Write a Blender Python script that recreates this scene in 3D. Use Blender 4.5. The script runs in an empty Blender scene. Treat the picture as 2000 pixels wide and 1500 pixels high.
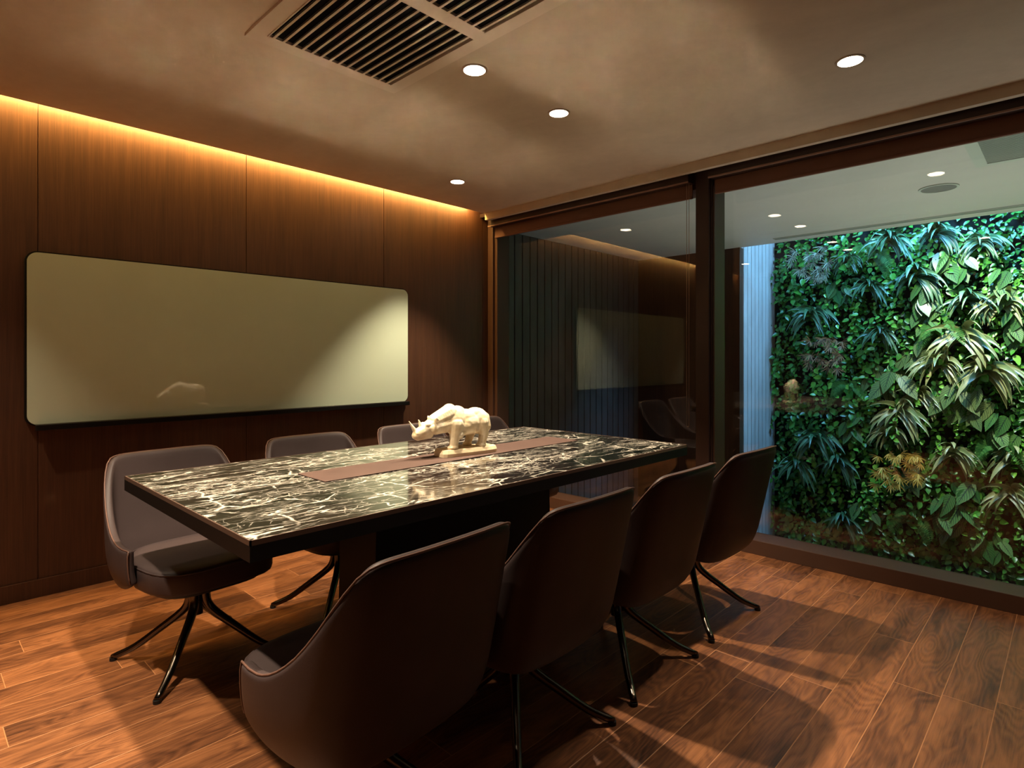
import bpy, bmesh, math, random
from mathutils import Vector, Matrix, noise
random.seed(7)
S = bpy.context.scene
COL = S.collection
PI = math.pi

# ------------------------------------------------------------------ camera
YAW = math.radians(43.8)                 # heading of the view from +X (the table's long axis)
CAM_H = 1.17
cd = bpy.data.cameras.new('camera'); cam = bpy.data.objects.new('camera', cd); COL.objects.link(cam)
cam.location = (0, 0, CAM_H); cam.rotation_euler = (PI/2, 0, YAW - PI/2)
cd.sensor_width = 36; cd.lens = 36*1150/2000; cd.shift_y = -0.025; cd.clip_start = .02
S.camera = cam
# ------------------------------------------------------------------ world + exposure
w = bpy.data.worlds.new('night'); S.world = w; w.use_nodes = True
w.node_tree.nodes['Background'].inputs[0].default_value = (.05, .09, .14, 1)
w.node_tree.nodes['Background'].inputs[1].default_value = .15
S.view_settings.view_transform = 'Standard'; S.view_settings.look = 'None'
S.view_settings.exposure = 0.12; S.view_settings.gamma = 1
S.view_settings.use_curve_mapping = False
S.cycles.blur_glossy = 0.0; S.cycles.caustics_reflective = True; S.cycles.sample_clamp_indirect = 0   # the polished table throws lamp light back onto the ceiling
# ------------------------------------------------------------------ lights
WARM = (1.0, .82, .60)
H = 2.385                                # ceiling height
SPOTS = [(1.68, 1.83, 1), (2.264, 1.85, 1), (.67, 1.84, 1.1), (.08, 1.84, 1.1),
         (2.66, 3.07, .8), (2.69, .667, .32), (-.12, 3.07, .25), (-.15, .667, .02)]
SPOT_W = 225
def lamp_spot(loc, watts, size, blend, col, target=None, radius=.03):
    l = bpy.data.lights.new('spot_light', 'SPOT'); l.energy = watts; l.spot_size = math.radians(size)
    l.spot_blend = blend; l.color = col; l.shadow_soft_size = radius
    o = bpy.data.objects.new('spot_light', l); COL.objects.link(o); o.location = loc
    if target: o.rotation_euler = (Vector(target)-Vector(loc)).to_track_quat('-Z', 'Y').to_euler()
    return o
def lamp_area(loc, watts, sx, sy, col, target, name='area_light'):
    l = bpy.data.lights.new(name, 'AREA'); l.energy = watts; l.shape = 'RECTANGLE'; l.size = sx; l.size_y = sy; l.color = col
    o = bpy.data.objects.new(name, l); COL.objects.link(o); o.location = loc
    o.rotation_euler = (Vector(target)-Vector(loc)).to_track_quat('-Z', 'Y').to_euler(); return o
for x, y, k in SPOTS:
    lamp_spot((x, y, H-.012), SPOT_W*k, 78, .55, WARM, radius=.028)
# LED line in the cove above the ceiling's edge, washing the wood wall
lamp_area((1.0, 3.612, H+.06), 50, 4.7, .012, (1.0, .60, .17), (1.0, 3.68, H-.08), 'cove_led')
# daylight falling down the planted shaft, and floodlights on the plants
lamp_area((6.95, .8, 3.62), 1000, 1.0, 4.2, (.16, .48, 1.0), (7.15, .8, 0), 'skylight')
lamp_spot((6.45, .75, 3.1), 420, 50, 1.0, (1.0, .96, .76), (7.5, .72, 1.15), .06)
lamp_spot((6.45, -.4, 3.1), 420, 50, 1.0, (1.0, .96, .76), (7.5, -.4, 1.15), .06)
low = lamp_area((5.1, .4, -1.3), 24, 1.4, 2.4, (1.0, .96, .82), (5.3, .5, 3), 'corridor_ceiling_fill'); low.data.spread = math.radians(95)  # added fill from below to brighten the corridor ceiling; no fitting there

# ================================================================== helpers
def rgb(r, g, b): # sRGB 0-255 -> linear
    f = lambda c: (c/255/12.92) if c/255 <= .04045 else ((c/255+.055)/1.055)**2.4
    return (f(r), f(g), f(b), 1)
def mat(name, col=(.5,.5,.5,1), rough=.5, metal=0, spec=None, emit=None, es=0):
    m = bpy.data.materials.new(name); m.use_nodes = True
    b = m.node_tree.nodes['Principled BSDF']
    b.inputs['Base Color'].default_value = col; b.inputs['Roughness'].default_value = rough
    b.inputs['Metallic'].default_value = metal
    if spec is not None: b.inputs['Specular IOR Level'].default_value = spec
    if emit: b.inputs['Emission Color'].default_value = emit; b.inputs['Emission Strength'].default_value = es
    return m
class NT:
    def __init__(s, m): s.m = m; s.t = m.node_tree; s.b = s.t.nodes['Principled BSDF']
    def n(s, typ, **kw):
        nd = s.t.nodes.new(typ)
        for k, v in kw.items():
            if k in ('inp',):
                for kk, vv in v.items():
                    if hasattr(vv, 'is_linked'): s.t.links.new(vv, nd.inputs[kk])
                    else: nd.inputs[kk].default_value = vv
            else: setattr(nd, k, v)
        return nd
    def link(s, a, b): s.t.links.new(a, b)
    def math(s, op, a, b=0.0, c=0.0, clamp=False):
        nd = s.n('ShaderNodeMath', operation=op, use_clamp=clamp, inp={0: a, 1: b, 2: c}); return nd.outputs[0]
    def pos(s): return s.n('ShaderNodeNewGeometry').outputs['Position']
    def obj(s): return s.n('ShaderNodeTexCoord').outputs['Object']
    def mapping(s, v, scale=(1,1,1), loc=(0,0,0)):
        return s.n('ShaderNodeMapping', inp={'Vector': v, 'Scale': scale, 'Location': loc}).outputs[0]
    def noise(s, v, scale, detail=4, rough=.5, dist=0):
        return s.n('ShaderNodeTexNoise', inp={'Vector': v, 'Scale': scale, 'Detail': detail, 'Roughness': rough, 'Distortion': dist})
    def ramp(s, f, stops, interp='LINEAR'):
        r = s.n('ShaderNodeValToRGB', inp={0: f}); cr = r.color_ramp; cr.interpolation = interp
        while len(cr.elements) < len(stops): cr.elements.new(.5)
        for e, (p, c) in zip(cr.elements, stops):
            e.position = p; e.color = c if len(c) == 4 else (*c, 1)
        return r.outputs[0]
    def mix(s, f, a, b, typ='MIX'):
        nd = s.n('ShaderNodeMix', data_type='RGBA', blend_type=typ)
        for i, v in ((0, f), (6, a), (7, b)):
            if hasattr(v, 'is_linked'): s.link(v, nd.inputs[i])
            else: nd.inputs[i].default_value = v
        return nd.outputs[2]
    def bump(s, h, strength=.2, dist=.01):
        nd = s.n('ShaderNodeBump', inp={'Height': h, 'Strength': strength, 'Distance': dist}); s.link(nd.outputs[0], s.b.inputs['Normal']); return nd
    def base(s, c): s.link(c, s.b.inputs['Base Color'])

def link_mesh(name, bm, m, parent=None, smooth=False, recalc=True):
    if recalc: bmesh.ops.recalc_face_normals(bm, faces=bm.faces)
    me = bpy.data.meshes.new(name); bm.to_mesh(me); bm.free()
    for mm in (m if isinstance(m, (list, tuple)) else [m]): me.materials.append(mm)
    if smooth:
        for p in me.polygons: p.use_smooth = True
    o = bpy.data.objects.new(name, me); COL.objects.link(o)
    if parent: o.parent = parent
    return o
def tag(o, label=None, cat=None, group=None, kind=None):
    if label: o['label'] = label
    if cat: o['category'] = cat
    if group: o['group'] = group
    if kind: o['kind'] = kind
    return o
def empty(name, loc=(0,0,0), rz=0, **kw):
    o = bpy.data.objects.new(name, None); COL.objects.link(o); o.location = loc; o.rotation_euler = (0,0,rz)
    o.empty_display_size = .1
    return tag(o, **kw)
def box(bm, x0, x1, y0, y1, z0, z1, bev=0, mi=0):
    r = bmesh.ops.create_cube(bm, size=1)
    for v in r['verts']:
        v.co = Vector(((x0+x1)/2+v.co.x*(x1-x0), (y0+y1)/2+v.co.y*(y1-y0), (z0+z1)/2+v.co.z*(z1-z0)))
    fs = {f for v in r['verts'] for f in v.link_faces}
    for f in fs: f.material_index = mi
    if bev:
        es = list({e for v in r['verts'] for e in v.link_edges})
        bmesh.ops.bevel(bm, geom=es, offset=bev, segments=2, affect='EDGES', profile=.5)
def bxo(name, m, parent, *b, bev=0, smooth=False):
    bm = bmesh.new(); box(bm, *b, bev=bev); return link_mesh(name, bm, m, parent, smooth)
def disc(bm, c, r, h, seg=40, r2=None):
    q = bmesh.ops.create_cone(bm, cap_ends=True, segments=seg, radius1=r, radius2=r if r2 is None else r2, depth=h, matrix=Matrix.Translation(c)); return q['verts']
def ring(bm, c, r0, r1, h, seg=40):
    vs = []
    for i in range(seg):
        a = 2*PI*i/seg; ca, sa = math.cos(a), math.sin(a)
        vs.append([bm.verts.new((c[0]+r*ca, c[1]+r*sa, c[2]+z)) for r, z in ((r0, 0), (r1, 0), (r1, h), (r0, h))])
    for i in range(seg):
        a, b = vs[i], vs[(i+1) % seg]
        for k in range(4): bm.faces.new((a[k], a[(k+1)%4], b[(k+1)%4], b[k]))
def tube(bm, pts, rad, seg=8, cap=True, squash=None):
    """sweep a circle (or ellipse rad x squash) along pts; rad may be a list"""
    pts = [Vector(p) for p in pts]; n = len(pts); rings = []
    up = Vector((0,0,1)); prev = None
    for i, p in enumerate(pts):
        t = (pts[min(i+1, n-1)]-pts[max(i-1, 0)]).normalized()
        if prev is None:
            a = t.cross(up)
            if a.length < .05: a = t.cross(Vector((1,0,0)))
            a.normalize()
        else:
            a = (prev - t*prev.dot(t)).normalized()
        prev = a; b = t.cross(a)
        r = rad[i] if isinstance(rad, (list, tuple)) else rad
        rb = r if squash is None else (squash[i] if isinstance(squash, (list, tuple)) else squash)
        rings.append([bm.verts.new(p + a*(r*math.cos(2*PI*k/seg)) + b*(rb*math.sin(2*PI*k/seg))) for k in range(seg)])
    for i in range(n-1):
        for k in range(seg):
            bm.faces.new((rings[i][k], rings[i][(k+1)%seg], rings[i+1][(k+1)%seg], rings[i+1][k]))
    if cap: bm.faces.new(rings[0][::-1]); bm.faces.new(rings[-1])
def spline(pts, n):
    """Catmull-Rom through pts, n samples per span"""
    P = [Vector(p) for p in pts]; P = [2*P[0]-P[1]] + P + [2*P[-1]-P[-2]]; out = []
    for i in range(1, len(P)-2):
        for k in range(n):
            t = k/n; a, b, c, d = P[i-1], P[i], P[i+1], P[i+2]
            out.append(.5*((2*b)+(-a+c)*t+(2*a-5*b+4*c-d)*t*t+(-a+3*b-3*c+d)*t**3))
    out.append(P[-2]); return out
def interp(xs, ys, x):
    if x <= xs[0]: return ys[0]
    for i in range(len(xs)-1):
        if x <= xs[i+1]:
            t = (x-xs[i])/(xs[i+1]-xs[i]); 
            m0 = (ys[i+1]-ys[max(i-1,0)])/(xs[i+1]-xs[max(i-1,0)]) * (xs[i+1]-xs[i])
            j = min(i+2, len(xs)-1); m1 = (ys[j]-ys[i])/(xs[j]-xs[i]) * (xs[i+1]-xs[i])
            t2, t3 = t*t, t*t*t
            return (2*t3-3*t2+1)*ys[i]+(t3-2*t2+t)*m0+(-2*t3+3*t2)*ys[i+1]+(t3-t2)*m1
    return ys[-1]
def copy_tree(o, parent=None):
    c = o.copy(); COL.objects.link(c); c.parent = parent
    for ch in list(o.children): copy_tree(ch, c)
    return c

# ================================================================== materials
def wood_wall():
    m = mat('wall_veneer', rough=.42); t = NT(m); p = t.pos()
    a = t.noise(t.mapping(p, (1, 1, .02)), 190, 3, .6).outputs[0]
    b = t.noise(t.mapping(p, (1, 1, .06)), 26, 4, .6).outputs[0]
    c = t.noise(t.mapping(p, (1, 1, .3)), 3, 2).outputs[0]
    f = t.math('ADD', t.math('MULTIPLY', a, .5), t.math('ADD', t.math('MULTIPLY', b, .35), t.math('MULTIPLY', c, .15)))
    t.base(t.ramp(f, [(.3, rgb(58, 36, 24)), (.5, rgb(76, 48, 32)), (.7, rgb(92, 60, 40))]))
    t.bump(a, .12, .002); return m
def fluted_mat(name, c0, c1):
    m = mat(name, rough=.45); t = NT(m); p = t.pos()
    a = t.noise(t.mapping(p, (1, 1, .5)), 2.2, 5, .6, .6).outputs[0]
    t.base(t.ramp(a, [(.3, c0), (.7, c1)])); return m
def floor_mat():
    m = mat('floor_planks', rough=.36); t = NT(m)
    sp = t.n('ShaderNodeSeparateXYZ', inp={0: t.pos()}); x, y = sp.outputs[0], sp.outputs[1]
    W, L = .1415, 1.15
    ry = t.math('DIVIDE', t.math('ADD', y, .0865+1.415), W); row = t.math('FLOOR', ry); fy = t.math('FRACT', ry)
    ro = t.n('ShaderNodeTexWhiteNoise', noise_dimensions='1D', inp={'W': row}).outputs['Value']
    rx = t.math('ADD', t.math('DIVIDE', x, L), t.math('MULTIPLY', ro, 7.3)); col = t.math('FLOOR', rx); fx = t.math('FRACT', rx)
    cv = t.n('ShaderNodeCombineXYZ', inp={0: row, 1: col}).outputs[0]
    wn = t.n('ShaderNodeTexWhiteNoise', noise_dimensions='3D', inp={'Vector': cv}); rnd = wn.outputs['Value']
    dy = t.math('MULTIPLY', t.math('MINIMUM', fy, t.math('SUBTRACT', 1, fy)), W)
    dx = t.math('MULTIPLY', t.math('MINIMUM', fx, t.math('SUBTRACT', 1, fx)), L)
    d = t.math('MINIMUM', dx, dy)
    seam = t.math('SUBTRACT', 1, t.n('ShaderNodeMapRange', inp={0: d, 1: .0006, 2: .0019}).outputs[0])
    # grain, shifted per plank; long soft cathedral figure plus fine pores
    off = t.n('ShaderNodeVectorMath', operation='SCALE', inp={0: wn.outputs['Color'], 'Scale': 19.0}).outputs[0]
    p2 = t.n('ShaderNodeVectorMath', operation='ADD', inp={0: t.pos(), 1: off}).outputs[0]
    big = t.noise(t.mapping(p2, (1.6, 6.5, 1)), 1.15, 2, .45).outputs[0]
    rings = t.math('FRACT', t.math('MULTIPLY', big, 17))
    rings = t.math('ABSOLUTE', t.math('SUBTRACT', rings, .5))           # 0..0.5
    fine = t.noise(t.mapping(p2, (5, 150, 1)), 1.6, 4, .7).outputs[0]
    mid = t.noise(t.mapping(p2, (1.2, 7, 1)), 1.6, 5, .6).outputs[0]
    f = t.math('ADD', t.math('MULTIPLY', rings, .22), t.math('ADD', t.math('MULTIPLY', fine, .40), t.math('MULTIPLY', mid, .70)))
    f = t.math('ADD', f, t.math('MULTIPLY', t.math('SUBTRACT', rnd, .5), .20))
    c = t.ramp(f, [(.36, rgb(66, 38, 23)), (.52, rgb(114, 70, 42)), (.66, rgb(150, 96, 58)), (.82, rgb(174, 114, 70))])
    c = t.mix(seam, c, rgb(196, 138, 92))  # bevel highlight along the plank seams painted in as lighter tan
    t.base(c)
    hb = t.math('SUBTRACT', t.math('MULTIPLY', f, .5), t.math('MULTIPLY', seam, .9)); t.bump(hb, .35, .003)
    r = t.math('ADD', .30, t.math('MULTIPLY', fine, .22)); t.link(r, t.b.inputs['Roughness'])
    return m
def plaster(name, c0, c1, rough=.6):
    m = mat(name, rough=rough); t = NT(m); p = t.pos()
    a = t.noise(t.mapping(p, (1.2, .7, 1)), 1.5, 7, .62, .8).outputs[0]
    b = t.noise(p, 16, 6, .7).outputs[0]
    f = t.math('ADD', t.math('MULTIPLY', a, .75), t.math('MULTIPLY', b, .25))
    t.base(t.ramp(f, [(.3, c0), (.7, c1)])); t.bump(b, .05, .004); return m
def marble():
    m = mat('dark_marble', rough=.11); t = NT(m); p = t.pos()
    wv = t.noise(t.mapping(p, (1.0, 1.6, 1)), 3.2, 5, .62).outputs['Color']
    wv = t.n('ShaderNodeVectorMath', operation='SUBTRACT', inp={0: wv, 1: (.5,.5,.5)}).outputs[0]
    def warp(k): 
        s = t.n('ShaderNodeVectorMath', operation='SCALE', inp={0: wv, 'Scale': k}).outputs[0]
        return t.n('ShaderNodeVectorMath', operation='ADD', inp={0: p, 1: s}).outputs[0]
    # long strands running with the table
    def strand(sc, stretch, width, k):
        nz = t.noise(t.mapping(warp(k), (1/stretch, 1.6, 1)), sc, 3, .6, .3).outputs[0]
        a = t.math('ABSOLUTE', t.math('SUBTRACT', nz, .5))
        return t.math('SUBTRACT', 1, t.n('ShaderNodeMapRange', inp={0: a, 1: 0.0, 2: width}).outputs[0])
    s1 = strand(4.0, 3.2, .010, .12); s2 = strand(9, 3.4, .014, .09); s3 = strand(22, 3.0, .024, .05)
    dens = t.n('ShaderNodeMapRange', inp={0: t.noise(t.mapping(warp(.22), (.55, 2.0, 1), (3.1, .4, 0)), 2.6, 3, .55).outputs[0], 1: .44, 2: .60}).outputs[0]
    # angular cracks crossing the strands
    def crack(sc, th, k):
        v = t.n('ShaderNodeTexVoronoi', feature='DISTANCE_TO_EDGE', inp={'Vector': warp(k), 'Scale': sc}).outputs['Distance']
        return t.math('SUBTRACT', 1, t.n('ShaderNodeMapRange', inp={0: v, 1: 0.002, 2: th}).outputs[0])
    cm = t.n('ShaderNodeMapRange', inp={0: t.noise(p, 5.5, 3).outputs[0], 1: .50, 2: .58}).outputs[0]
    c1 = t.math('MULTIPLY', crack(6.0, .030, .10), cm)
    c2 = t.math('MULTIPLY', crack(17, .035, .08), t.math('MULTIPLY', dens, .55))
    v = t.math('MAXIMUM', s1, t.math('MULTIPLY', s2, t.math('ADD', .30, t.math('MULTIPLY', dens, .7))))
    v = t.math('MAXIMUM', v, t.math('MULTIPLY', s3, t.math('MULTIPLY', dens, .75)))
    v = t.math('MAXIMUM', v, t.math('MAXIMUM', c1, c2), clamp=True)
    gb = t.ramp(t.noise(p, 2.4, 3).outputs[0], [(.4, rgb(15, 20, 17)), (.65, rgb(30, 25, 24))])
    t.base(t.mix(v, gb, rgb(236, 226, 208)))
    t.b.inputs['IOR'].default_value = 2.0; t.b.inputs['Coat Weight'].default_value = .5; t.b.inputs['Coat Roughness'].default_value = .05
    return m
def leather(name, c, rough=.42):
    m = mat(name, c, rough, spec=.22); t = NT(m)
    v = t.n('ShaderNodeTexVoronoi', inp={'Vector': t.obj(), 'Scale': 420}).outputs['Distance']
    n = t.noise(t.obj(), 9, 3).outputs[0]
    t.bump(t.math('ADD', t.math('MULTIPLY', v, .3), n), .12, .003)
    t.base(t.mix(n, tuple(x*.8 for x in c[:3])+(1,), tuple(min(1, x*1.25) for x in c[:3])+(1,)))
    return m
def glass_mat():
    m = bpy.data.materials.new('clear_glass'); m.use_nodes = True; nt = m.node_tree; nt.nodes.clear()
    o = nt.nodes.new('ShaderNodeOutputMaterial'); mx = nt.nodes.new('ShaderNodeMixShader')
    tr = nt.nodes.new('ShaderNodeBsdfTransparent'); gl = nt.nodes.new('ShaderNodeBsdfGlossy')
    tr.inputs[0].default_value = (.93, .95, .94, 1); gl.inputs['Roughness'].default_value = 0.0
    lw = nt.nodes.new('ShaderNodeLayerWeight'); lw.inputs[0].default_value = .5
    pw = nt.nodes.new('ShaderNodeMath'); pw.operation = 'POWER'; pw.inputs[1].default_value = 5
    ma = nt.nodes.new('ShaderNodeMath'); ma.operation = 'MULTIPLY_ADD'; ma.inputs[1].default_value = .94; ma.inputs[2].default_value = .055
    L = nt.links.new; L(lw.outputs['Facing'], pw.inputs[0]); L(pw.outputs[0], ma.inputs[0]); L(ma.outputs[0], mx.inputs[0])
    L(tr.outputs[0], mx.inputs[1]); L(gl.outputs[0], mx.inputs[2]); L(mx.outputs[0], o.inputs[0]); return m
def leaf_mat(name, c0, c1, vein=None, vn=9, rough=.38, edge=None):
    m = mat(name, rough=rough); t = NT(m)
    r = t.n('ShaderNodeNewGeometry').outputs['Random Per Island']
    c = t.ramp(r, [(0, c0), (1, c1)])
    uv = t.n('ShaderNodeSeparateXYZ', inp={0: t.n('ShaderNodeTexCoord').outputs['UV']})
    ax = t.math('ABSOLUTE', t.math('SUBTRACT', uv.outputs[0], .5))         # 0 at midrib
    if vein:
        k = t.math('FRACT', t.math('SUBTRACT', t.math('MULTIPLY', uv.outputs[1], vn), t.math('MULTIPLY', ax, 5)))
        vv = t.math('LESS_THAN', k, .22); mid = t.math('LESS_THAN', ax, .04)
        c = t.mix(t.math('MAXIMUM', vv, mid), c, vein)
    if edge: c = t.mix(t.math('GREATER_THAN', ax, .33), c, edge)
    t.base(c)
    t.b.inputs['Transmission Weight'].default_value = 0
    return m

M = {
 'wall': wood_wall(), 'flute': fluted_mat('lit_fluted_board', rgb(176, 160, 146), rgb(220, 206, 192)), 'flute_shaded': fluted_mat('shaded_fluted_board', rgb(82, 70, 62), rgb(116, 102, 94)), 'floor': floor_mat(),  # same fluted boards: corridor shade painted darker, skylit side painted lighter
 'ceil': plaster('ceiling_plaster', rgb(190, 175, 153), rgb(216, 201, 178)),
 'ceil2': plaster('corridor_ceiling_paint', rgb(196, 198, 190), rgb(208, 208, 200)),
 'marble': marble(), 'black': mat('black_lacquer', rgb(13, 11, 10), .5, spec=.25),
 'rim': mat('table_rim_metal', rgb(104, 84, 72), .35, .4),
 'leather': leather('brown_leather', rgb(62, 51, 50), .5), 'piping': leather('brown_leather_piping', rgb(98, 72, 62), .4),
 'runner': leather('runner_leather', rgb(80, 62, 55), .55),
 'under': mat('black_plastic', rgb(14, 13, 13), .6),
 'nickel': mat('dark_nickel', rgb(96, 88, 80), .24, 1),
 'frame': mat('bronze_frame', rgb(84, 58, 44), .5, 0),
 'darkframe': mat('dark_bronze', rgb(54, 36, 29), .5),
 'blind': mat('blind_fabric', rgb(120, 84, 68), .75), 'blindrail': mat('blind_rail', rgb(150, 118, 100), .45),
 'glass': glass_mat(),
 'board': mat('white_board_glass', rgb(208, 220, 192), .03, spec=.5),
 'grille': mat('vent_paint', rgb(214, 200, 180), .5), 'grille2': mat('vent_paint_grey', rgb(190, 200, 190), .5),
 'void': mat('opening_shade', rgb(7, 7, 9), .9, spec=.1),
 'trim': mat('lamp_trim', rgb(190, 170, 150), .4), 'lens': mat('lamp_lens', rgb(255, 240, 215), .4, emit=(1.0, .82, .60, 1), es=22),
 'led': mat('led_strip', rgb(255, 200, 120), .5, emit=(1.0, .5, .14, 1), es=6),
 'soil': plaster('planting_felt', rgb(12, 18, 12), rgb(24, 30, 20), .95),
 'shaft': plaster('shaft_wall_paint', rgb(90, 96, 100), rgb(110, 116, 120)),
 'chain': mat('chain_metal', rgb(180, 160, 140), .3, .8),
 'speaker': mat('speaker_mesh', rgb(120, 124, 120), .7),
}
iv = mat('ivory_stone', rgb(236, 222, 192), .3); t_ = NT(iv); n_ = t_.noise(t_.obj(), 30, 4).outputs[0]
t_.base(t_.ramp(n_, [(.35, rgb(222, 200, 160)), (.65, rgb(242, 230, 204))]))
n2_ = t_.n('ShaderNodeTexVoronoi', inp={'Vector': t_.obj(), 'Scale': 70}).outputs['Distance']; t_.bump(n2_, .25, .002)
M['ivory'] = iv
M['ivory_base'] = mat('ivory_plinth_stone', rgb(232, 212, 176), .35)

# ================================================================== setting
st = lambda o: tag(o, kind='structure')
WY, GX, FX = 3.68, 3.70, 3.54          # wood wall, glass plane, front of window frames
XL, YF = -1.5, -1.5
st(bxo('floor', M['floor'], None, XL, GX+.012, YF, 3.80, -.12, 0))
# wood wall with fine panel joints
bm = bmesh.new(); xs = [XL-.1, -.635, .475, 1.48, 2.475, 3.475, 3.80]
for a, b in zip(xs[:-1], xs[1:]): box(bm, a+.002, b-.002, WY, WY+.08, 0, 2.62)
box(bm, XL-.1, 3.8, WY+.006, WY+.1, 0, 2.62)
st(link_mesh('wall_back', bm, M['wall']))
st(bxo('baseboard_back', M['wall'], None, XL, 3.54, WY-.012, WY, 0, .086))
st(bxo('wall_left', M['wall'], None, XL-.1, XL, YF, WY, 0, 2.62))
st(bxo('wall_front', M['wall'], None, XL, 3.8, YF-.1, YF, 0, 2.62))
# ceiling, ending short of the wood wall; the cove runs above the edge
bm = bmesh.new(); box(bm, XL, 3.44, YF, 3.58, H, H+.03)
st(link_mesh('ceiling', bm, M['ceil']))
st(bxo('trim_1', M['ceil'], None, XL, 3.80, 3.40, WY, 2.60, 2.64))           # cove lid
st(bxo('trim_2', M['ceil'], None, 3.405, 3.44, YF, 3.58, 2.329, H+.03))      # bulkhead lip beside the glass
st(bxo('trim_3', M['darkframe'], None, 3.44, 3.80, YF, WY, 2.37, 2.40))      # blind pocket top
st(bxo('trim_7', M['ceil'], None, XL, 3.80, 3.38, 3.40, H+.03, 2.64))
# windows: two fixed panes in deep bronze frames, with a post between
PY0, PY1 = 1.656, 1.769
def window(name, y0, y1, jw):
    wn = empty(name, (FX, (y0+y1)/2, 0)); st(wn)
    def part(nm, m, *b, bev=0):
        b = list(b); b[0] -= FX; b[1] -= FX; b[2] -= wn.location.y; b[3] -= wn.location.y
        return bxo(nm, m, wn, *b, bev=bev)
    part('sill_rail', M['frame'], FX, GX+.02, y0, y1, 0.0, .084, bev=.002)
    part('head_rail', M['frame'], FX+.03, GX+.06, y0, y1, 2.262, 2.37)
    part('jamb', M['frame'], FX+.02, GX+.012, y1-jw, y1, .084, 2.262, bev=.003)
    part('jamb', M['frame'], FX+.10, GX+.012, y0, y0+.012, .084, 2.262, bev=.003)
    part('glass_pane', M['glass'], GX, GX+.012, y0+.012, y1-jw, .084, 2.262)
    return wn
window('window_1', PY1, 3.62, .03)
window('window_2', YF, PY0, .009)
bm = bmesh.new(); box(bm, FX-.012, GX+.014, PY0+.012, PY1-.012, 0, 2.37, .003); box(bm, FX+.01, GX+.013, PY0, PY1, 0, 2.37, .003)
st(link_mesh('trim_4', bm, M['darkframe']))                                  # post between the windows
bm = bmesh.new(); box(bm, FX-.005, GX+.012, 3.62, WY, 0, 2.37, .003); 
st(link_mesh('trim_5', bm, M['frame']))                                      # corner post at the wood wall
# ---- what lies beyond the glass: corridor ceiling over an open shaft
ZB = -2.4
st(bxo('ceiling_corridor', M['ceil2'], None, 3.80, 6.40, -2.5, 4.0, H, H+.12))
def fluted(name, x0, x1, y, z1, m):
    bm = bmesh.new(); n = max(1, round((x1-x0)/.112)); s = (x1-x0)/n
    for i in range(n): box(bm, x0+i*s+.006, x0+(i+1)*s-.006, y, y+.04, ZB, z1, .002)
    box(bm, x0, x1, y+.032, y+.1, ZB, z1)
    return st(link_mesh(name, bm, m))
fluted('wall_corridor_left', 3.80, 6.37, 3.93, H, M['flute_shaded'])
st(bxo('wall_corridor_far', M['wall'], None, 6.37, 6.47, 2.66, 4.03, ZB, H))
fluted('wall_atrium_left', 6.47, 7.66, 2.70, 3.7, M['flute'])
st(bxo('wall_atrium_far', M['soil'], None, 7.52, 7.66, -2.6, 2.70, ZB, 3.7))
st(bxo('wall_atrium_upper', M['shaft'], None, 6.30, 6.40, -2.6, 2.8, H+.12, 3.7))
st(bxo('wall_atrium_right', M['shaft'], None, 3.80, 7.66, -2.6, -2.5, ZB, 3.7))
st(bxo('wall_below', M['shaft'], None, 3.68, 3.712, -2.5, 4.03, ZB, -.12))
st(bxo('floor_atrium', M['shaft'], None, 3.68, 7.66, -2.6, 4.03, ZB-.1, ZB))

# ================================================================== ceiling fittings
WHERE = ['recessed ceiling downlight beside the corner of the large ceiling vent',
 'recessed ceiling downlight above the middle of the table, second along from the large vent',
 'recessed ceiling downlight over the near table end, just outside the top of the photo',
 'recessed ceiling downlight beyond the near end of the table, mirrored in the garden window',
 'recessed ceiling downlight near the corner of whiteboard wall and window',
 'recessed ceiling downlight nearest the big window over the garden wall',
 'recessed ceiling downlight above the left end of the whiteboard, outside the photo',
 'recessed ceiling downlight above the camera side, seen only as a reflection']
for (x, y, k), lb in zip(SPOTS, WHERE):
    r = empty('ceiling_downlight', (x, y, H), label=lb, cat='ceiling light', group='round downlights in the meeting room ceiling')
    bm = bmesh.new(); ring(bm, (0, 0, -.004), .046, .055, .004); link_mesh('trim_ring', bm, M['trim'], r)
    bm = bmesh.new(); disc(bm, (0, 0, -.002), .046, .003); link_mesh('lamp_lens', bm, M['lens'], r)
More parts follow.
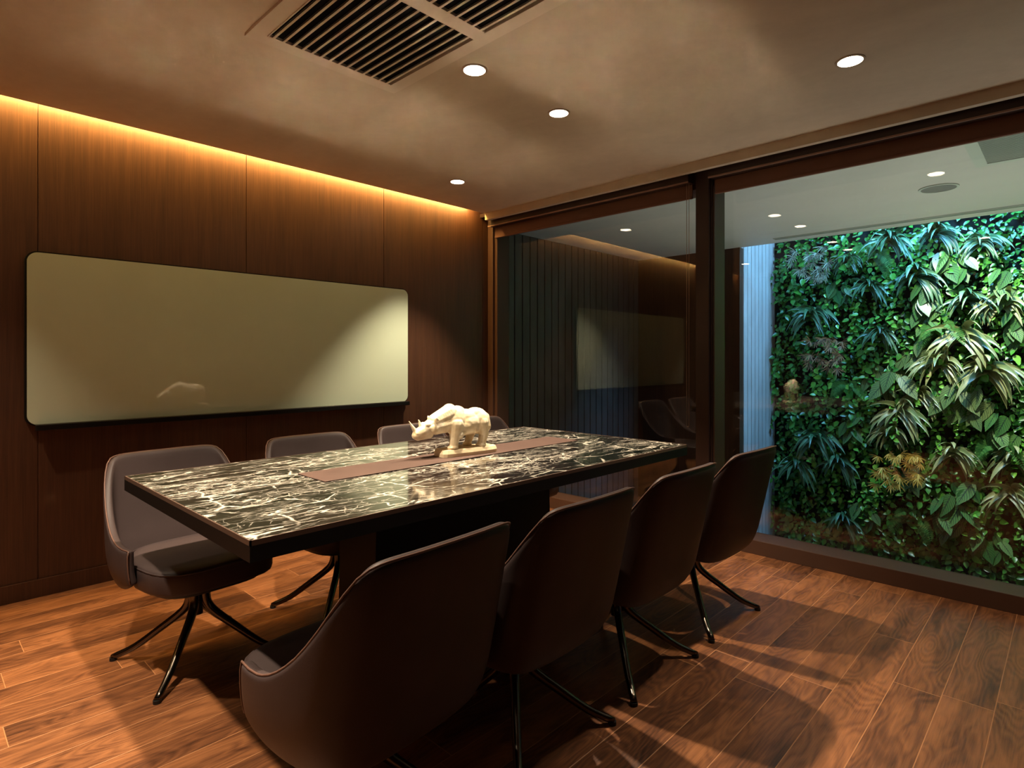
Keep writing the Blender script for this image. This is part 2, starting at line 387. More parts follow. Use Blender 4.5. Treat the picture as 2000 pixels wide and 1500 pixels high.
def vent(name, label, x0, x1, y0, y1, nsec, nsl, m, zc, slat_w=.0115):
    r = empty(name, ((x0+x1)/2, (y0+y1)/2, zc), label=label, cat='air vent')
    cx, cy = r.location.x, r.location.y; fr = .062
    bm = bmesh.new(); z0, z1 = -.012, 0
    box(bm, x0-cx, x0-cx+fr, y0-cy, y1-cy, z0, z1); box(bm, x1-cx-fr, x1-cx, y0-cy, y1-cy, z0, z1)
    L = (y1-y0-2*fr-(nsec-1)*.066)/nsec; yy = y0+fr; secs = []
    box(bm, x0-cx+fr, x1-cx-fr, y0-cy, y0-cy+fr, z0, z1); box(bm, x0-cx+fr, x1-cx-fr, y1-cy-fr, y1-cy, z0, z1)
    for k in range(nsec):
        secs.append((yy-cy, yy+L-cy)); 
        if k < nsec-1: box(bm, x0-cx+fr, x1-cx-fr, yy+L-cy, yy+L+.066-cy, z0, z1)
        yy += L+.066
    # raised inner lip
    for a, b in secs:
        for q in ((x0-cx+fr-.004, x0-cx+fr, a, b), (x1-cx-fr, x1-cx-fr+.004, a, b)): box(bm, *q, z0-.004, z0)
    link_mesh('frame', bm, m, r)
    bxo('duct_shade', M['void'], r, x0-cx+fr, x1-cx-fr, y0-cy+fr, y1-cy-fr, -.0015, -.0005)  # flat black sheet standing in for the shade inside the vent
    W = x1-x0-2*fr
    for a, b in secs:
        for i in range(nsl):
            xc = x0-cx+fr+W*(i+.5)/nsl
            bm = bmesh.new(); box(bm, -slat_w/2, slat_w/2, a, b, -.0125, -.0095)
            box(bm, -slat_w/2, -slat_w/2+.002, a, b, -.0125, -.0075)
            o = link_mesh('slat', bm, m, r); o.location = (xc, 0, 0)
    return r
vent('ceiling_vent', 'large beige slatted air vent in the meeting room ceiling', .895, 1.56, .98, 2.24, 2, 14, M['grille'], H)
vent('ceiling_vent', 'pale slatted air vent in the corridor ceiling beyond the window', 4.10, 4.71, -1.0, .46, 1, 24, M['grille2'], H, .012)
sp = empty('ceiling_speaker', (5.13, .71, H), label='round grey ceiling speaker in the corridor beyond the window', cat='speaker')
bm = bmesh.new(); ring(bm, (0,0,-.008), .105, .12, .008); link_mesh('ring', bm, M['grille2'], sp)
bm = bmesh.new(); disc(bm, (0,0,-.003), .105, .006, r2=.1); link_mesh('speaker_grille', bm, M['speaker'], sp)
lv = empty('linear_vent', (6.17, -.1, H), label='long thin slot vent in the corridor ceiling in front of the planted wall', cat='air vent')
bm = bmesh.new()
for q in ((-.04, -.026), (-.006, .006), (.026, .04)): box(bm, *q, -2.3, 2.32, -.008, 0)
link_mesh('frame', bm, M['grille2'], lv); bxo('slot', M['void'], lv, -.026, .026, -2.3, 2.32, -.0025, -.0005)  # thin black strip painted in for the shade inside the slot
ls = bxo('led_strip', M['led'], None, -1.35, 3.35, 3.56, 3.575, H+.0505, H+.060)
tag(ls, 'warm glowing light strip hidden in the ceiling cove above the wood wall', 'light strip')
ls.location.z -= .022

# ================================================================== roller blinds
def blind(y0, y1, label):
    cy = (y0+y1)/2; r = empty('roller_blind', (FX-.02, cy, 2.20), label=label, cat='blind', group='roller blinds rolled up over the windows')
    a, b = y0-cy, y1-cy
    bxo('cassette', M['darkframe'], r, -.05, .03, a, b, .09, .17, bev=.004)
    bxo('front_rail', M['blindrail'], r, -.054, -.045, a, b, .085, .094)
    bxo('fabric', M['blind'], r, .024, .032, a+.01, b-.01, .012, .09)
    bxo('bottom_bar', M['blind'], r, .018, .038, a+.01, b-.01, .0, .014, bev=.003)
    return r
blind(PY1+.01, 3.61, 'rolled-up brown roller blind over the smaller window next to the wood wall')
blind(YF+.05, PY0-.01, 'rolled-up brown roller blind over the big window in front of the plants')
bm = bmesh.new()
for yy in (-.008, .008): tube(bm, [(0, yy, 0), (0, yy, 1.55)], .0018, 6)
tube(bm, [(0, .008*math.cos(a), -.008*math.sin(a)) for a in [PI*k/8 for k in range(9)]], .0018, 6)
ch = link_mesh('blind_chain', bm, M['chain']); ch.location = (FX-.035, PY1+.03, .74)
tag(ch, 'thin metal pull chain hanging from the blind beside the dark window post', 'blind chain')

# ================================================================== whiteboard
def rounded_rect(w, h, r, n=8):
    pts = []
    for cx, cz, a0 in ((w/2-r, h/2-r, 0), (-w/2+r, h/2-r, PI/2), (-w/2+r, -h/2+r, PI), (w/2-r, -h/2+r, 1.5*PI)):
        for k in range(n+1):
            a = a0+PI/2*k/n; pts.append((cx+r*math.cos(a), cz+r*math.sin(a)))
    return pts
def slab_xz(name, pts, y0, y1, m, parent):
    bm = bmesh.new(); a = [bm.verts.new((x, y0, z)) for x, z in pts]; b = [bm.verts.new((x, y1, z)) for x, z in pts]
    bm.faces.new(a); bm.faces.new(b[::-1]); n = len(pts)
    for i in range(n): bm.faces.new((a[i], a[(i+1)%n], b[(i+1)%n], b[i]))
    return link_mesh(name, bm, m, parent)
wb = empty('whiteboard', (1.545, 3.64, 1.266), label='long pale green-white glass whiteboard on the dark wood wall', cat='whiteboard')
BW, BH = 2.232, .838
slab_xz('writing_surface', rounded_rect(BW, BH, .045), 0, .006, M['board'], wb)
slab_xz('backing_frame', rounded_rect(BW+.014, BH+.014, .05), .006, .04, M['black'], wb)
bxo('pen_tray', M['black'], wb, -BW/2+.03, BW/2-.01, -.04, .004, -BH/2-.026, -BH/2+.003, bev=.003)

# ================================================================== table
TX0, TX1, TY0, TY1, TZ = .5525, 2.63, 1.354, 2.423, .755
tb = empty('conference_table', ((TX0+TX1)/2, (TY0+TY1)/2, 0), label='long dark conference table with a black and white veined marble top', cat='table')
hx, hy = (TX1-TX0)/2, (TY1-TY0)/2
bxo('marble_top', M['marble'], tb, -hx+.004, hx-.004, -hy+.004, hy-.004, TZ-.012, TZ)
bm = bmesh.new()
for q in ((-hx, hx, -hy, -hy+.004), (-hx, hx, hy-.004, hy), (-hx, -hx+.004, -hy, hy), (hx-.004, hx, -hy, hy)): box(bm, *q, TZ-.012, TZ+.0006)
link_mesh('metal_rim', bm, M['rim'], tb)
bxo('apron', M['black'], tb, -hx, hx, -hy, hy, TZ-.05, TZ-.012)
bm = bmesh.new()
vt = [(-.43, -.12), (.50, -.12), (.50, .12), (-.43, .12)]
a = [bm.verts.new((x, y, TZ-.05)) for x, y in vt]; b = [bm.verts.new((x*1.04, y, 0)) for x, y in vt]
bm.faces.new(a); bm.faces.new(b[::-1])
for i in range(4): bm.faces.new((a[i], a[(i+1)%4], b[(i+1)%4], b[i]))
link_mesh('pedestal', bm, M['black'], tb)
rn = bxo('table_runner', M['runner'], None, .988, 2.37, 1.812, 2.008, TZ+.0006, TZ+.004, bev=.001)
tag(rn, 'narrow brown leather runner lying down the middle of the marble table', 'table runner')

# ================================================================== rhino
rh = empty('rhino_figurine', (1.70, 1.905, TZ+.0042), math.radians(-8), label='ivory-coloured rhinoceros statuette standing on its plinth on the table runner', cat='figurine')
def rhino():
    bm = bmesh.new()
    def ell(c, r, rot=(0,0,0)):
        mx = Matrix.Translation(c) @ Matrix.Rotation(rot[1], 4, 'Y') @ Matrix.Rotation(rot[2], 4, 'Z') @ Matrix.Diagonal((*r, 1))
        bmesh.ops.create_icosphere(bm, subdivisions=3, radius=1, matrix=mx)
    def cap(p, q, r0, r1, n=9):
        p, q = Vector(p), Vector(q)
        for i in range(n):
            t = i/(n-1); r = r0+(r1-r0)*t
            bmesh.ops.create_icosphere(bm, subdivisions=2, radius=r, matrix=Matrix.Translation(p.lerp(q, t)))
    # trunk
    ell((.0, 0, .104), (.104, .052, .050)); ell((.056, 0, .110), (.054, .051, .058)); ell((-.060, 0, .118), (.052, .051, .062))
    ell((-.086, 0, .160), (.034, .026, .032)); ell((-.02, 0, .094), (.075, .053, .044)); ell((.045, 0, .140), (.045, .038, .030)); ell((-.012, 0, .128), (.075, .044, .038)); ell((-.05, 0, .146), (.045, .034, .036))
    cap((.09, 0, .12), (.095, 0, .085), .030, .032)
    # neck to head
    cap((-.085, 0, .150), (-.160, 0, .122), .040, .030); cap((-.08, 0, .112), (-.155, 0, .098), .042, .034)
    # head
    cap((-.165, 0, .106), (-.196, 0, .092), .033, .029); cap((-.196, 0, .090), (-.238, 0, .076), .028, .021)
    ell((-.244, 0, .068), (.018, .019, .016)); cap((-.185, 0, .072), (-.236, 0, .060), .021, .014)
    ell((-.192, -.024, .097), (.014, .008, .011)); ell((-.192, .024, .097), (.014, .008, .011))
    # horns
    cap((-.245, 0, .082), (-.276, 0, .128), .011, .0025, 12); cap((-.220, 0, .100), (-.233, 0, .133), .010, .0025, 9)
    for sy in (-1, 1): ell((-.200, sy*.022, .112), (.012, .009, .008)); ell((-.175, sy*.028, .092), (.018, .010, .020)); ell((-.245, sy*.014, .078), (.008, .006, .006))
    # skin folds: shoulder, hip, neck collars
    for x0, x1, z0, z1, r in ((-.035, -.045, .07, .165, .010), (.030, .022, .075, .155, .009)):
        for sy in (-1, 1):
            cap((x0, sy*.040, z0), (x1-.004, sy*.036, (z0+z1)/2+.01), r, r*.9); cap((x1-.004, sy*.036, (z0+z1)/2+.01), (x1, sy*.014, z1), r*.9, r*.6)
    # legs  (near side y<0)
    def leg(x, y, top, knee, foot, r):
        cap((x, y, top), (knee[0], y, knee[1]), r, r*.74); cap((knee[0], y, knee[1]), (foot, y, .014), r*.70, r*.58)
        ell((foot-.003, y, .009), (r*.78, r*.72, .011))
    leg(-.068, -.027, .105, (-.074, .058), -.082, .033); leg(-.045, .026, .100, (-.046, .056), -.040, .027)
    leg(.062, -.027, .105, (.074, .055), .062, .031); leg(.034, .026, .100, (.042, .055), .026, .028)
    cap((-.072, -.03, .066), (-.058, -.034, .062), .021, .021, 4)
    # tail
    cap((.108, -.004, .125), (.116, -.004, .07), .006, .004)
    o = link_mesh('body', bm, M['ivory'], rh, smooth=True, recalc=False); o.location = (0, 0, .028)
    r = o.modifiers.new('m', 'REMESH'); r.mode = 'VOXEL'; r.voxel_size = .0026; r.use_smooth_shade = True
    s = o.modifiers.new('s', 'SMOOTH'); s.factor = .5; s.iterations = 3
    for sy in (-1, 1):                       # ears: cupped leaves
        bm = bmesh.new(); bmesh.ops.create_uvsphere(bm, u_segments=16, v_segments=10, radius=1)
        for v in bm.verts:
            x, y, z = v.co; v.co = Vector((x*.010, y*.0042 - (.003*(1-x*x)), z*.0135))
            if z > 0: v.co.x *= 1-.45*z
        e = link_mesh('ear', bm, M['ivory'], rh, smooth=True); e.location = (-.166, sy*.031, .158); e.rotation_euler = (math.radians(-sy*34), math.radians(-6), math.radians(sy*25))
    # plinth: rocky slab
    bm = bmesh.new(); n = 40; tp, bt = [], []
    for i in range(n):
        a = 2*PI*i/n; c, s = math.cos(a), math.sin(a); k = 1/((abs(c)**5+abs(s)**5)**.2)
        x, y = .142*c*k, .054*s*k; q = noise.noise(Vector((x*30, y*30, 0)))
        tp.append(bm.verts.new((x*.965, y*.93+q*.003, .029+q*.005))); bt.append(bm.verts.new((x, y, 0)))
    md = [bm.verts.new((v.co.x*1.0, v.co.y*1.03, .014)) for v in bt]
    bm.faces.new(tp); bm.faces.new(bt[::-1])
    for i in range(n):
        j = (i+1) % n; bm.faces.new((tp[i], tp[j], md[j], md[i])); bm.faces.new((md[i], md[j], bt[j], bt[i]))
    link_mesh('plinth', bm, M['ivory_base'], rh, smooth=False)
rhino()

# ================================================================== chairs
def make_chair():
    r = empty('meeting_chair')
    # local: seat faces +y, back at -y
    ps = [0, .2, .4, .50, .60, .74, .88, 1.0]
    px = [0, .110, .205, .236, .252, .262, .262, .254]
    py = [-.240, -.238, -.224, -.196, -.150, -.070, .01, .075]
    ts = [0, .2, .36, .43, .48, .53, .59, .67, .77, .88, 1.0]
    tz = [.783, .783, .780, .768, .738, .694, .635, .570, .520, .495, .492]
    bs = [0, .3, .6, .8, .92, 1.0]; bz = [.300, .305, .322, .335, .350, .372]
    def P(s, t, off=0):
        a = abs(s); sg = 1 if s >= 0 else -1
        z0, z1 = interp(bs, bz, a), interp(ts, tz, a); z = z0+(z1-z0)*t
        x, y = interp(ps, px, a), interp(ps, py, a)
        k = 1-.05*max(0, (z-.47)/.31)**1.1 if z > .47 else 1-.55*((.47-z)/.17)**2.6*.32
        x *= k; y = y - .085*max(0, z-.42)/.36 if a < .9 else y
        if z < .42: y = y*(1-.20*((.42-z)/.12)**2) if y < 0 else y
        return Vector((sg*x, y, z))
    NS, NT_ = 48, 12
    def nrm(s, t):
        e = .01; a = P(min(1, s+e), t)-P(max(-1, s-e), t); b = P(s, min(1, t+e))-P(s, max(0, t-e))
        n = a.cross(b).normalized(); return n if n.dot(Vector((P(s, t).x, P(s, t).y-.05, 0))) > 0 else -n
    bm = bmesh.new(); TH = .015
    so = [-1+2*i/NS for i in range(NS+1)]; to = [0, .03]+[.03+.94*j/(NT_-2) for j in range(1, NT_-1)]+[1]
    O = [[bm.verts.new(P(s, t)+nrm(s, t)*TH*(0.55 if t in (0, 1) else 1)) for t in to] for s in so]
    I = [[bm.verts.new(P(s, t)-nrm(s, t)*TH*(0.55 if t in (0, 1) else 1)) for t in to] for s in so]
    nt = len(to)
    for i in range(NS):
        for j in range(nt-1):
            bm.faces.new((O[i][j], O[i+1][j], O[i+1][j+1], O[i][j+1])); bm.faces.new((I[i][j], I[i][j+1], I[i+1][j+1], I[i+1][j]))
        bm.faces.new((O[i][-1], O[i+1][-1], I[i+1][-1], I[i][-1])); bm.faces.new((O[i][0], I[i][0], I[i+1][0], O[i+1][0]))
    for j in range(nt-1):
        bm.faces.new((O[0][j], O[0][j+1], I[0][j+1], I[0][j])); bm.faces.new((O[-1][j], I[-1][j], I[-1][j+1], O[-1][j+1]))
    sh = link_mesh('shell', bm, M['leather'], r, smooth=True)
    s_ = sh.modifiers.new('s', 'SUBSURF'); s_.levels = 1; s_.render_levels = 1
    bm = bmesh.new()
    pts = [P(s, 1)+nrm(s, .97)*.0095 for s in so]+[P(1, t)+nrm(1, t)*.012 for t in (.85, .6, .4, .2, .05)]
    pts = [P(-1, t)+nrm(-1, t)*.012 for t in (.05, .2, .4, .6, .85)]+pts
    tube(bm, pts, .0028, 6)
    link_mesh('piping', bm, M['piping'], sh, smooth=True)
    # seat cushion: squircle loft
    def loft(name, prof, m, par, sx, y0, y1, n=40, e=4.0):
        bm = bmesh.new(); cy, hy_ = (y0+y1)/2, (y1-y0)/2; rings = []
        for k, z in prof:
            rr = []
            for i in range(n):
                a = 2*PI*i/n; c, s = math.cos(a), math.sin(a); q = 1/((abs(c)**e+abs(s)**e)**(1/e))
                yy = s*q; wx = sx*(1-.07*yy if yy > 0 else 1+.17*yy)
                rr.append(bm.verts.new((c*q*wx*k, cy+yy*hy_*k, z)))
            rings.append(rr)
        for a, b in zip(rings[:-1], rings[1:]):
            for i in range(n): bm.faces.new((a[i], a[(i+1)%n], b[(i+1)%n], b[i]))
        bm.faces.new(rings[0][::-1]); bm.faces.new(rings[-1])
        return link_mesh(name, bm, m, par, smooth=True)
    loft('seat', [(.93, .340), (.98, .344), (1.0, .354), (1.0, .395), (1.0, .412), (.985, .422), (.95, .429), (.85, .434), (.6, .437), (.3, .438)], M['leather'], r, .232, -.205, .262)
    st_ = [v for v in r.children if v.name.startswith('seat')][0]
    bm = bmesh.new(); pts = []
    for i in range(49):
        a = 2*PI*i/48; c, s = math.cos(a), math.sin(a); e = 4.0; q = 1/((abs(c)**e+abs(s)**e)**(1/e)); yy = s*q
        wx = .232*(1-.07*yy if yy > 0 else 1+.17*yy); pts.append((c*q*wx*.993, .0235+yy*.2385*.993, .419))
    tube(bm, pts, .0028, 6, cap=False); link_mesh('seat_piping', bm, M['leather'], st_, smooth=True)
    loft('seat_pan', [(.80, .316), (.90, .320), (.94, .330), (.94, .340)], M['under'], r, .215, -.19, .235)
    bm = bmesh.new(); disc(bm, (0, 0, .300), .030, .05, 24); disc(bm, (0, 0, .225), .018, .11, 20); link_mesh('column', bm, M['under'], r, smooth=False)
    for a in (45, 135, 225, 315):
        ca, sa = math.cos(math.radians(a)), math.sin(math.radians(a))
        prof = [(.026, .315), (.027, .26), (.034, .215), (.062, .178), (.14, .118), (.235, .050), (.318, .012)]
        pp = spline([(x*ca, x*sa, z) for x, z in prof], 4)
        n = len(pp); w = [.016-.004*i/n for i in range(n)]; h = [.022-.012*i/n for i in range(n)]
        bm = bmesh.new(); tube(bm, pp, w, 10, squash=h)
        lg = link_mesh('leg', bm, M['nickel'], r, smooth=True)
        bm = bmesh.new(); disc(bm, (.314*ca, .314*sa, .006), .013, .012, 16); link_mesh('foot_glide', bm, M['under'], lg)
    return r
ch0 = make_chair()
CH = [(.80, 1.29, 4, 'nearest the camera, its back turned, at the near table corner'),
      (1.355, 1.29, 1, 'second from the camera in the front row'),
      (1.94, 1.30, 0, 'third from the camera in the front row'),
      (2.55, 1.30, -2, 'farthest in the front row, beside the big window'),
      (.815, 2.49, 184, 'facing the camera left of the table, seat and legs showing'),
      (1.44, 2.50, 180, 'behind the table, second from the left under the whiteboard'),
      (2.075, 2.52, 180, 'behind the table, its top directly left of the statuette'),
      (2.62, 2.52, 180, 'behind the table, just peeking out right of the statuette')]
for i, (x, y, rz, lb) in enumerate(CH):
    c = ch0 if i == 0 else copy_tree(ch0)
    c.location = (x, y, 0); c.rotation_euler = (0, 0, math.radians(rz))
    tag(c, 'dark brown leather chair ' + lb, 'chair', 'leather chairs around the conference table')

# ================================================================== planted wall
GW = 7.50
F_ = Vector((math.cos(YAW), math.sin(YAW), 0)); R_ = Vector((math.sin(YAW), -math.cos(YAW), 0))
def onwall(u, v, x=GW):
    """point of the planted wall behind picture position (u, v)"""
    dr = F_ + R_*((u-1000)/1150) + Vector((0, 0, (700-v)/1150)); k = x/dr.x
    return Vector((x, dr.y*k, CAM_H+dr.z*k))
class Leaves:
    def __init__(s): s.bm = bmesh.new(); s.uv = s.bm.loops.layers.uv.new('uv')
    def leaf(s, p, d, up, L, W, shape='oval', droop=.4, fold=.25, n=6):
        d = Vector(d).normalized(); up = Vector(up); side = d.cross(up)
        if side.length < 1e-3: side = Vector((0, 1, 0))
        side.normalize(); nr = side.cross(d).normalized(); p = Vector(p); cur = p.copy(); rows = []
        for i in range(n+1):
            t = i/n
            if shape == 'heart': w = (math.sin(PI*min(1, t*.93+.10))**.75)*(1-.35*t) if t < 1 else 0
            elif shape == 'strap': w = min(1, t*6+.25)*(1-t**3)
            elif shape == 'fern': w = (math.sin(PI*(t*.9+.08)))**.6
            else: w = math.sin(PI*t)**.8 if 0 < t < 1 else 0
            w = max(w, .02)*W/2
            a, b, c = cur-side*w+nr*(w*fold), cur.copy(), cur+side*w+nr*(w*fold)
            rows.append((s.bm.verts.new(a), s.bm.verts.new(b), s.bm.verts.new(c), t))
            st_ = d.copy(); d = (d+Vector((0, 0, -droop/n))).normalized(); nr = side.cross(d).normalized(); cur = cur+(st_+d)/2*(L/n)
        for A, B in zip(rows[:-1], rows[1:]):
            for k, u0 in ((0, 0.), (1, .5)):
                f = s.bm.faces.new((A[k], A[k+1], B[k+1], B[k])); f.smooth = True
                for lp, uvv in zip(f.loops, ((u0, A[3]), (u0+.5, A[3]), (u0+.5, B[3]), (u0, B[3]))): lp[s.uv].uv = uvv
    def mesh(s, name, m):
        me = bpy.data.meshes.new(name); s.bm.to_mesh(me); s.bm.free(); me.materials.append(m); return me
def rnd(a, b): return random.uniform(a, b)
def outdir(ang, out):     # ang measured in the wall plane from up, out = how far it leans to the viewer (-x)
    return Vector((-out, math.sin(ang), math.cos(ang)))
MX = Vector((-1, 0, 0))
def plant_strap(m, n=30, L=.30, W=.042):      # rosette of arching sword leaves
    q = Leaves()
    for i in range(n):
        a = rnd(-2.0, 2.0); q.leaf((rnd(-.02, .02), rnd(-.03, .03), rnd(-.03, .03)), outdir(a, rnd(.5, 1.3)), MX+Vector((0,0,.6)), L*rnd(.7, 1.1), W*rnd(.8, 1.15), 'strap', rnd(1.3, 2.6), .3, 8)
    return q.mesh('sword_leaf_plant', m)
def plant_heart(m, n=9, L=.21, W=.125):       # big veined arrow leaves hanging face-out
    q = Leaves()
    for i in range(n):
        a = rnd(-1, 1)*2.0; r = rnd(.0, .16); p = (rnd(-.10, -.02), r*math.sin(a*1.6), r*math.cos(a*1.6))
        k = rnd(.6, 1.15); q.leaf(p, Vector((rnd(-.7, -.1), rnd(-.9, .9), -1)), MX+Vector((0, rnd(-.9, .9), rnd(.1, .9))), L*k, W*k, 'heart', .3, .12, 8)
    return q.mesh('arrow_leaf_plant', m)
def plant_spiky(m, n=30):                      # tufts of finger-like leaflets
    q = Leaves()
    for i in range(n):
        c = Vector((rnd(-.14, -.04), rnd(-.19, .19), rnd(-.17, .17))); base = rnd(-1.2, 1.2)+PI
        for k in range(8):
            a = base+(k-3.5)*.48; q.leaf(c, outdir(a, rnd(.1, .9)), MX, rnd(.055, .10), .0095, 'oval', .5, .2, 4)
    return q.mesh('finger_leaf_plant', m)
def plant_fern(m, n=11, L=.36):                # feather fronds with leaflets
    q = Leaves()
    for i in range(n):
        a = rnd(-2.1, 2.1); d = outdir(a, rnd(.5, 1.0)).normalized(); p = Vector((0, 0, 0)); ll = L*rnd(.7, 1.1); N = 17
        for k in range(N):
            t = k/N; p = p+d*(ll/N); d = (d+Vector((0, 0, -1.9/N))).normalized(); sd = d.cross(MX+Vector((0,0,.4))).normalized()
            for sg in (-1, 1): q.leaf(p, sd*sg+d*.45, MX, .058*math.sin(PI*(t*.85+.12)), .013, 'oval', .3, .1, 3)
    return q.mesh('feather_fern', m)
def plant_climber(m, n=30, L=.062, spread=.19):
    q = Leaves()
    for s in range(5):
        p = Vector((rnd(-.05, .0), rnd(-spread, spread), rnd(.05, .22)))
        for k in range(n//5+2):
            p = p+Vector((rnd(-.014, .012), rnd(-.022, .022), -.045)); z = rnd(.65, 1.25)
            q.leaf(p+Vector((-.02, 0, 0)), Vector((-.35, rnd(-1, 1), rnd(-1.1, .25))), MX+Vector((0, rnd(-.6, .6), rnd(0, 1.0))), L*z, L*.78*z, 'heart', .4, .25, 5)
    return q.mesh('heart_leaf_climber', m)
G = {
 'strap': leaf_mat('leaf_sword', rgb(36, 74, 40), rgb(112, 146, 96), edge=rgb(84, 120, 76)),
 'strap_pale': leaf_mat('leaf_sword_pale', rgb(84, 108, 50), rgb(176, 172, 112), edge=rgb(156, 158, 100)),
 'heart': leaf_mat('leaf_arrow', rgb(56, 108, 46), rgb(112, 150, 78), vein=rgb(34, 62, 36), vn=8),
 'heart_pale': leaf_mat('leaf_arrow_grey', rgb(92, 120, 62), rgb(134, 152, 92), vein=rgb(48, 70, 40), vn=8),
 'spiky': leaf_mat('leaf_finger_grey', rgb(70, 76, 54), rgb(204, 196, 160)),
 'spiky_red': leaf_mat('leaf_finger_bronze', rgb(70, 52, 36), rgb(204, 154, 106)),
 'spiky_yel': leaf_mat('leaf_finger_yellow', rgb(190, 140, 40), rgb(250, 214, 110)),
 'fern': leaf_mat('leaf_fern', rgb(50, 110, 44), rgb(100, 150, 70)),
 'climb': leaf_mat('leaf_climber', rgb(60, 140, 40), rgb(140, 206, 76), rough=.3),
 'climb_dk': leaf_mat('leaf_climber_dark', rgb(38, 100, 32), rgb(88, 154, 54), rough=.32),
}
def place(me, u, v, sc, label, cat, group=None, name=None, dx=0, rot=0):
    o = bpy.data.objects.new(name or me.name, me); COL.objects.link(o)
    p = onwall(u, v, GW-.02); o.location = p; o.location.x = GW-.02+dx; o.scale = (sc*.85, sc, sc); o.rotation_euler = (rot, 0, 0)
    return tag(o, label, cat, group)
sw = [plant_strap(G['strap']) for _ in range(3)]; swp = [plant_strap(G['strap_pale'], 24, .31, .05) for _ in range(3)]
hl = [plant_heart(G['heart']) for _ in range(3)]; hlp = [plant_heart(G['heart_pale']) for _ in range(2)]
fe = [plant_fern(G['fern']) for _ in range(2)]
cl = [plant_climber(G['climb']) for _ in range(4)]; cld = [plant_climber(G['climb_dk']) for _ in range(4)]
g1 = 'sword-leaved plants on the planted wall'
SW = [(1740, 470, 1.1, 0, 'under the ceiling edge at the top middle of the planted wall'), (1790, 540, 1.15, 0, 'in blue light, third row down in the middle of the planted wall'),
      (1590, 610, 1.15, 0, 'drooping at the upper left, between the two dull tufted plants'), (1700, 560, .9, 0, 'just right of the grey tufted plant near the top left'),
      (1890, 585, 1.0, 0, 'upper right of the planted wall, where blue light turns white'), (1600, 850, 1.15, 0, 'dark, low on the left edge of the planted wall'),
      (1560, 905, 1.1, 0, 'lowest and leftmost of the dark drooping ones'), (1640, 900, .95, 0, 'left of the yellow tufted plant'),
      (1920, 470, .9, 0, 'at the top right under the ceiling edge'),
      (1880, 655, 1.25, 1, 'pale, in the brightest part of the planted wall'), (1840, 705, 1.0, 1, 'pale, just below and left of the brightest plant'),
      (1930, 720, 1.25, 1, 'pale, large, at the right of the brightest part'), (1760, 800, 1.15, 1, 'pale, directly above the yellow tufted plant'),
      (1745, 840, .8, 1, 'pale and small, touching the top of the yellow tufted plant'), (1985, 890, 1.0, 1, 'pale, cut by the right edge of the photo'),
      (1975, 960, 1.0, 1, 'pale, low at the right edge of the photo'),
      (1830, 455, 1.0, 0, 'under the ceiling edge, right of the top middle one'), (1660, 505, .8, 0, 'small, near the top, just right of the grey tufted plant'),
      (1720, 650, .9, 0, 'dark, right of the bronze tufted plant'), (1650, 1010, .9, 0, 'dark, low on the left, below the drooping ones'),
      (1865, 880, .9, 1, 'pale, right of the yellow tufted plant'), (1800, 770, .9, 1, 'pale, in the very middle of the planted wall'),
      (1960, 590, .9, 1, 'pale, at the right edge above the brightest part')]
for i, (u, v, s, p, lb) in enumerate(SW):
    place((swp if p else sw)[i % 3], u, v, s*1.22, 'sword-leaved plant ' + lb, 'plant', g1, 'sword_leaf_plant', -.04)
g2 = 'large arrow-leaved plants on the planted wall'
HL = [(1862, 500, 1.1, 0, 'blue-lit, near the top right of the planted wall'), (1800, 590, 1.0, 0, 'dark, in the upper middle'), (1830, 600, .9, 0, 'dark, left of the upper right sword-leaved plant'),
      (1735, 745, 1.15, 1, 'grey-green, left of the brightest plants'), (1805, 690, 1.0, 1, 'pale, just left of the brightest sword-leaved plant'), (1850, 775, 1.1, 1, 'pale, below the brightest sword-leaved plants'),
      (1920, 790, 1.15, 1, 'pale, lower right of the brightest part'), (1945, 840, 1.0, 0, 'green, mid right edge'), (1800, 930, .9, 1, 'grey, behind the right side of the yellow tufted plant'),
      (1690, 990, .9, 0, 'dark, below the yellow tufted plant to the left'), (1840, 1000, 1.05, 0, 'dark, low in the middle'), (1900, 960, 1.1, 0, 'green, low on the right'),
      (1930, 1040, 1.0, 0, 'dark, lowest on the right'), (1975, 640, .9, 0, 'at the right edge beside the brightest plants'), (1680, 820, .8, 0, 'dark green, left of the middle'),
      (1640, 560, .8, 0, 'dark and blue, near the top left'), (1950, 560, .9, 0, 'blue-green, at the upper right edge')]
for i, (u, v, s, p, lb) in enumerate(HL):
    place(hlp[i % 2] if p else hl[i % 3], u, v, s*1.12, 'arrow-leaved plant with veined leaves, ' + lb, 'plant', g2, 'arrow_leaf_plant', -.03)
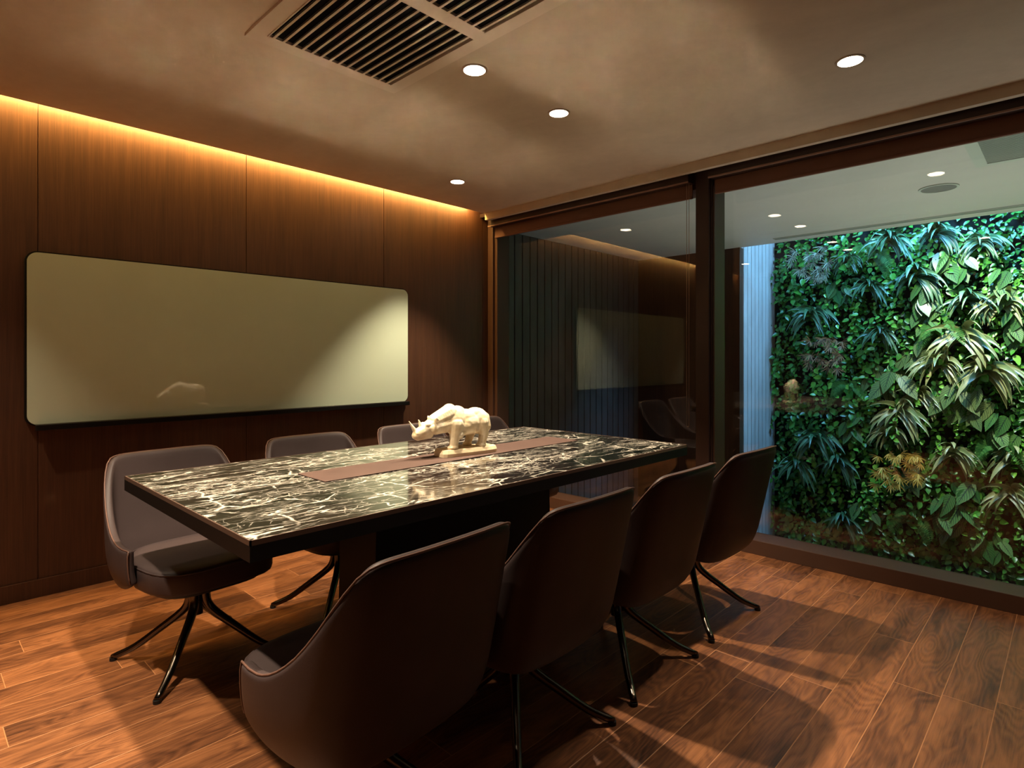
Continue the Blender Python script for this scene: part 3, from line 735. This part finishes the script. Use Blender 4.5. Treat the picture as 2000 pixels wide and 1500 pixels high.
for u, v, s, k, lb in ((1592, 520, 1.0, 'spiky', 'grey-green tufted plant with finger-like leaves at the top left of the planted wall'),
                       (1622, 692, 1.0, 'spiky_red', 'bronze tufted plant with finger-like leaves on the left of the planted wall'),
                       (1762, 915, 1.0, 'spiky_yel', 'bright yellow tufted plant low in the middle of the planted wall')):
    place(plant_spiky(G[k]), u, v, s*1.12, lb, 'plant', 'tufted plants on the planted wall', 'finger_leaf_plant', -.10)
for i, (u, v, s, lb) in enumerate(((1840, 650, 1.0, 'left of the brightest sword-leaved plant'), (1700, 500, 1.0, 'near the top, left of centre'), (1950, 880, 1.0, 'low at the right'),
                       (1780, 1010, .9, 'below the yellow tufted plant'), (1660, 760, .9, 'below the bronze tufted plant'))):
    place(fe[i % 2], u, v, s, 'feathery green fern on the planted wall ' + lb, 'plant', 'feathery ferns on the planted wall', 'feather_fern', -.02)
# climbers: countable clumps over a dense mat of small leaves
g3 = 'small-leaved climbers on the planted wall'; k = 0
ORD = 'first second third fourth fifth sixth seventh eighth ninth tenth eleventh twelfth thirteenth fourteenth fifteenth'.split()
for ci in range(10):
    for ri in range(13):
        y_, z_ = 2.54-.33*ci+rnd(-.10, .10), 2.36-.30*ri+rnd(-.09, .09)
        dark = noise.noise(Vector((y_*1.3, z_*1.3, 4))) > .08 or z_ < -.4 or y_ > 2.2  # dark leaves at random, plus bottom and left to paint in the shade
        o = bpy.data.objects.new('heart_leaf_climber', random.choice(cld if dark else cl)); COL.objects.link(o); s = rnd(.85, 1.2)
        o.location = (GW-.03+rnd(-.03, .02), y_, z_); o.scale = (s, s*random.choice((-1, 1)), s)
        tag(o, '%s green climber, %s row down, %s from the left of the planted wall' % ('dark' if dark else 'fresh', ORD[ri], ORD[ci]), 'climbing plant', 'small-leaved climbers on the planted wall')
q = Leaves()
for i in range(15000):
    y_, z_ = rnd(-1.6, 2.65), rnd(-1.9, 2.9); L = rnd(.035, .075)
    q.leaf((GW+.01-rnd(0, .03), y_, z_), Vector((-.5, rnd(-1, 1), rnd(-1.2, .4))), MX+Vector((0, rnd(-.5, .5), rnd(0, .9))), L, L*.7, 'heart', .3, .2, 3)
o = bpy.data.objects.new('leaf_undergrowth', q.mesh('leaf_undergrowth', G['climb_dk'])); COL.objects.link(o)
tag(o, 'dense mat of small dark leaves behind the plants of the planted wall', 'foliage', kind='stuff')
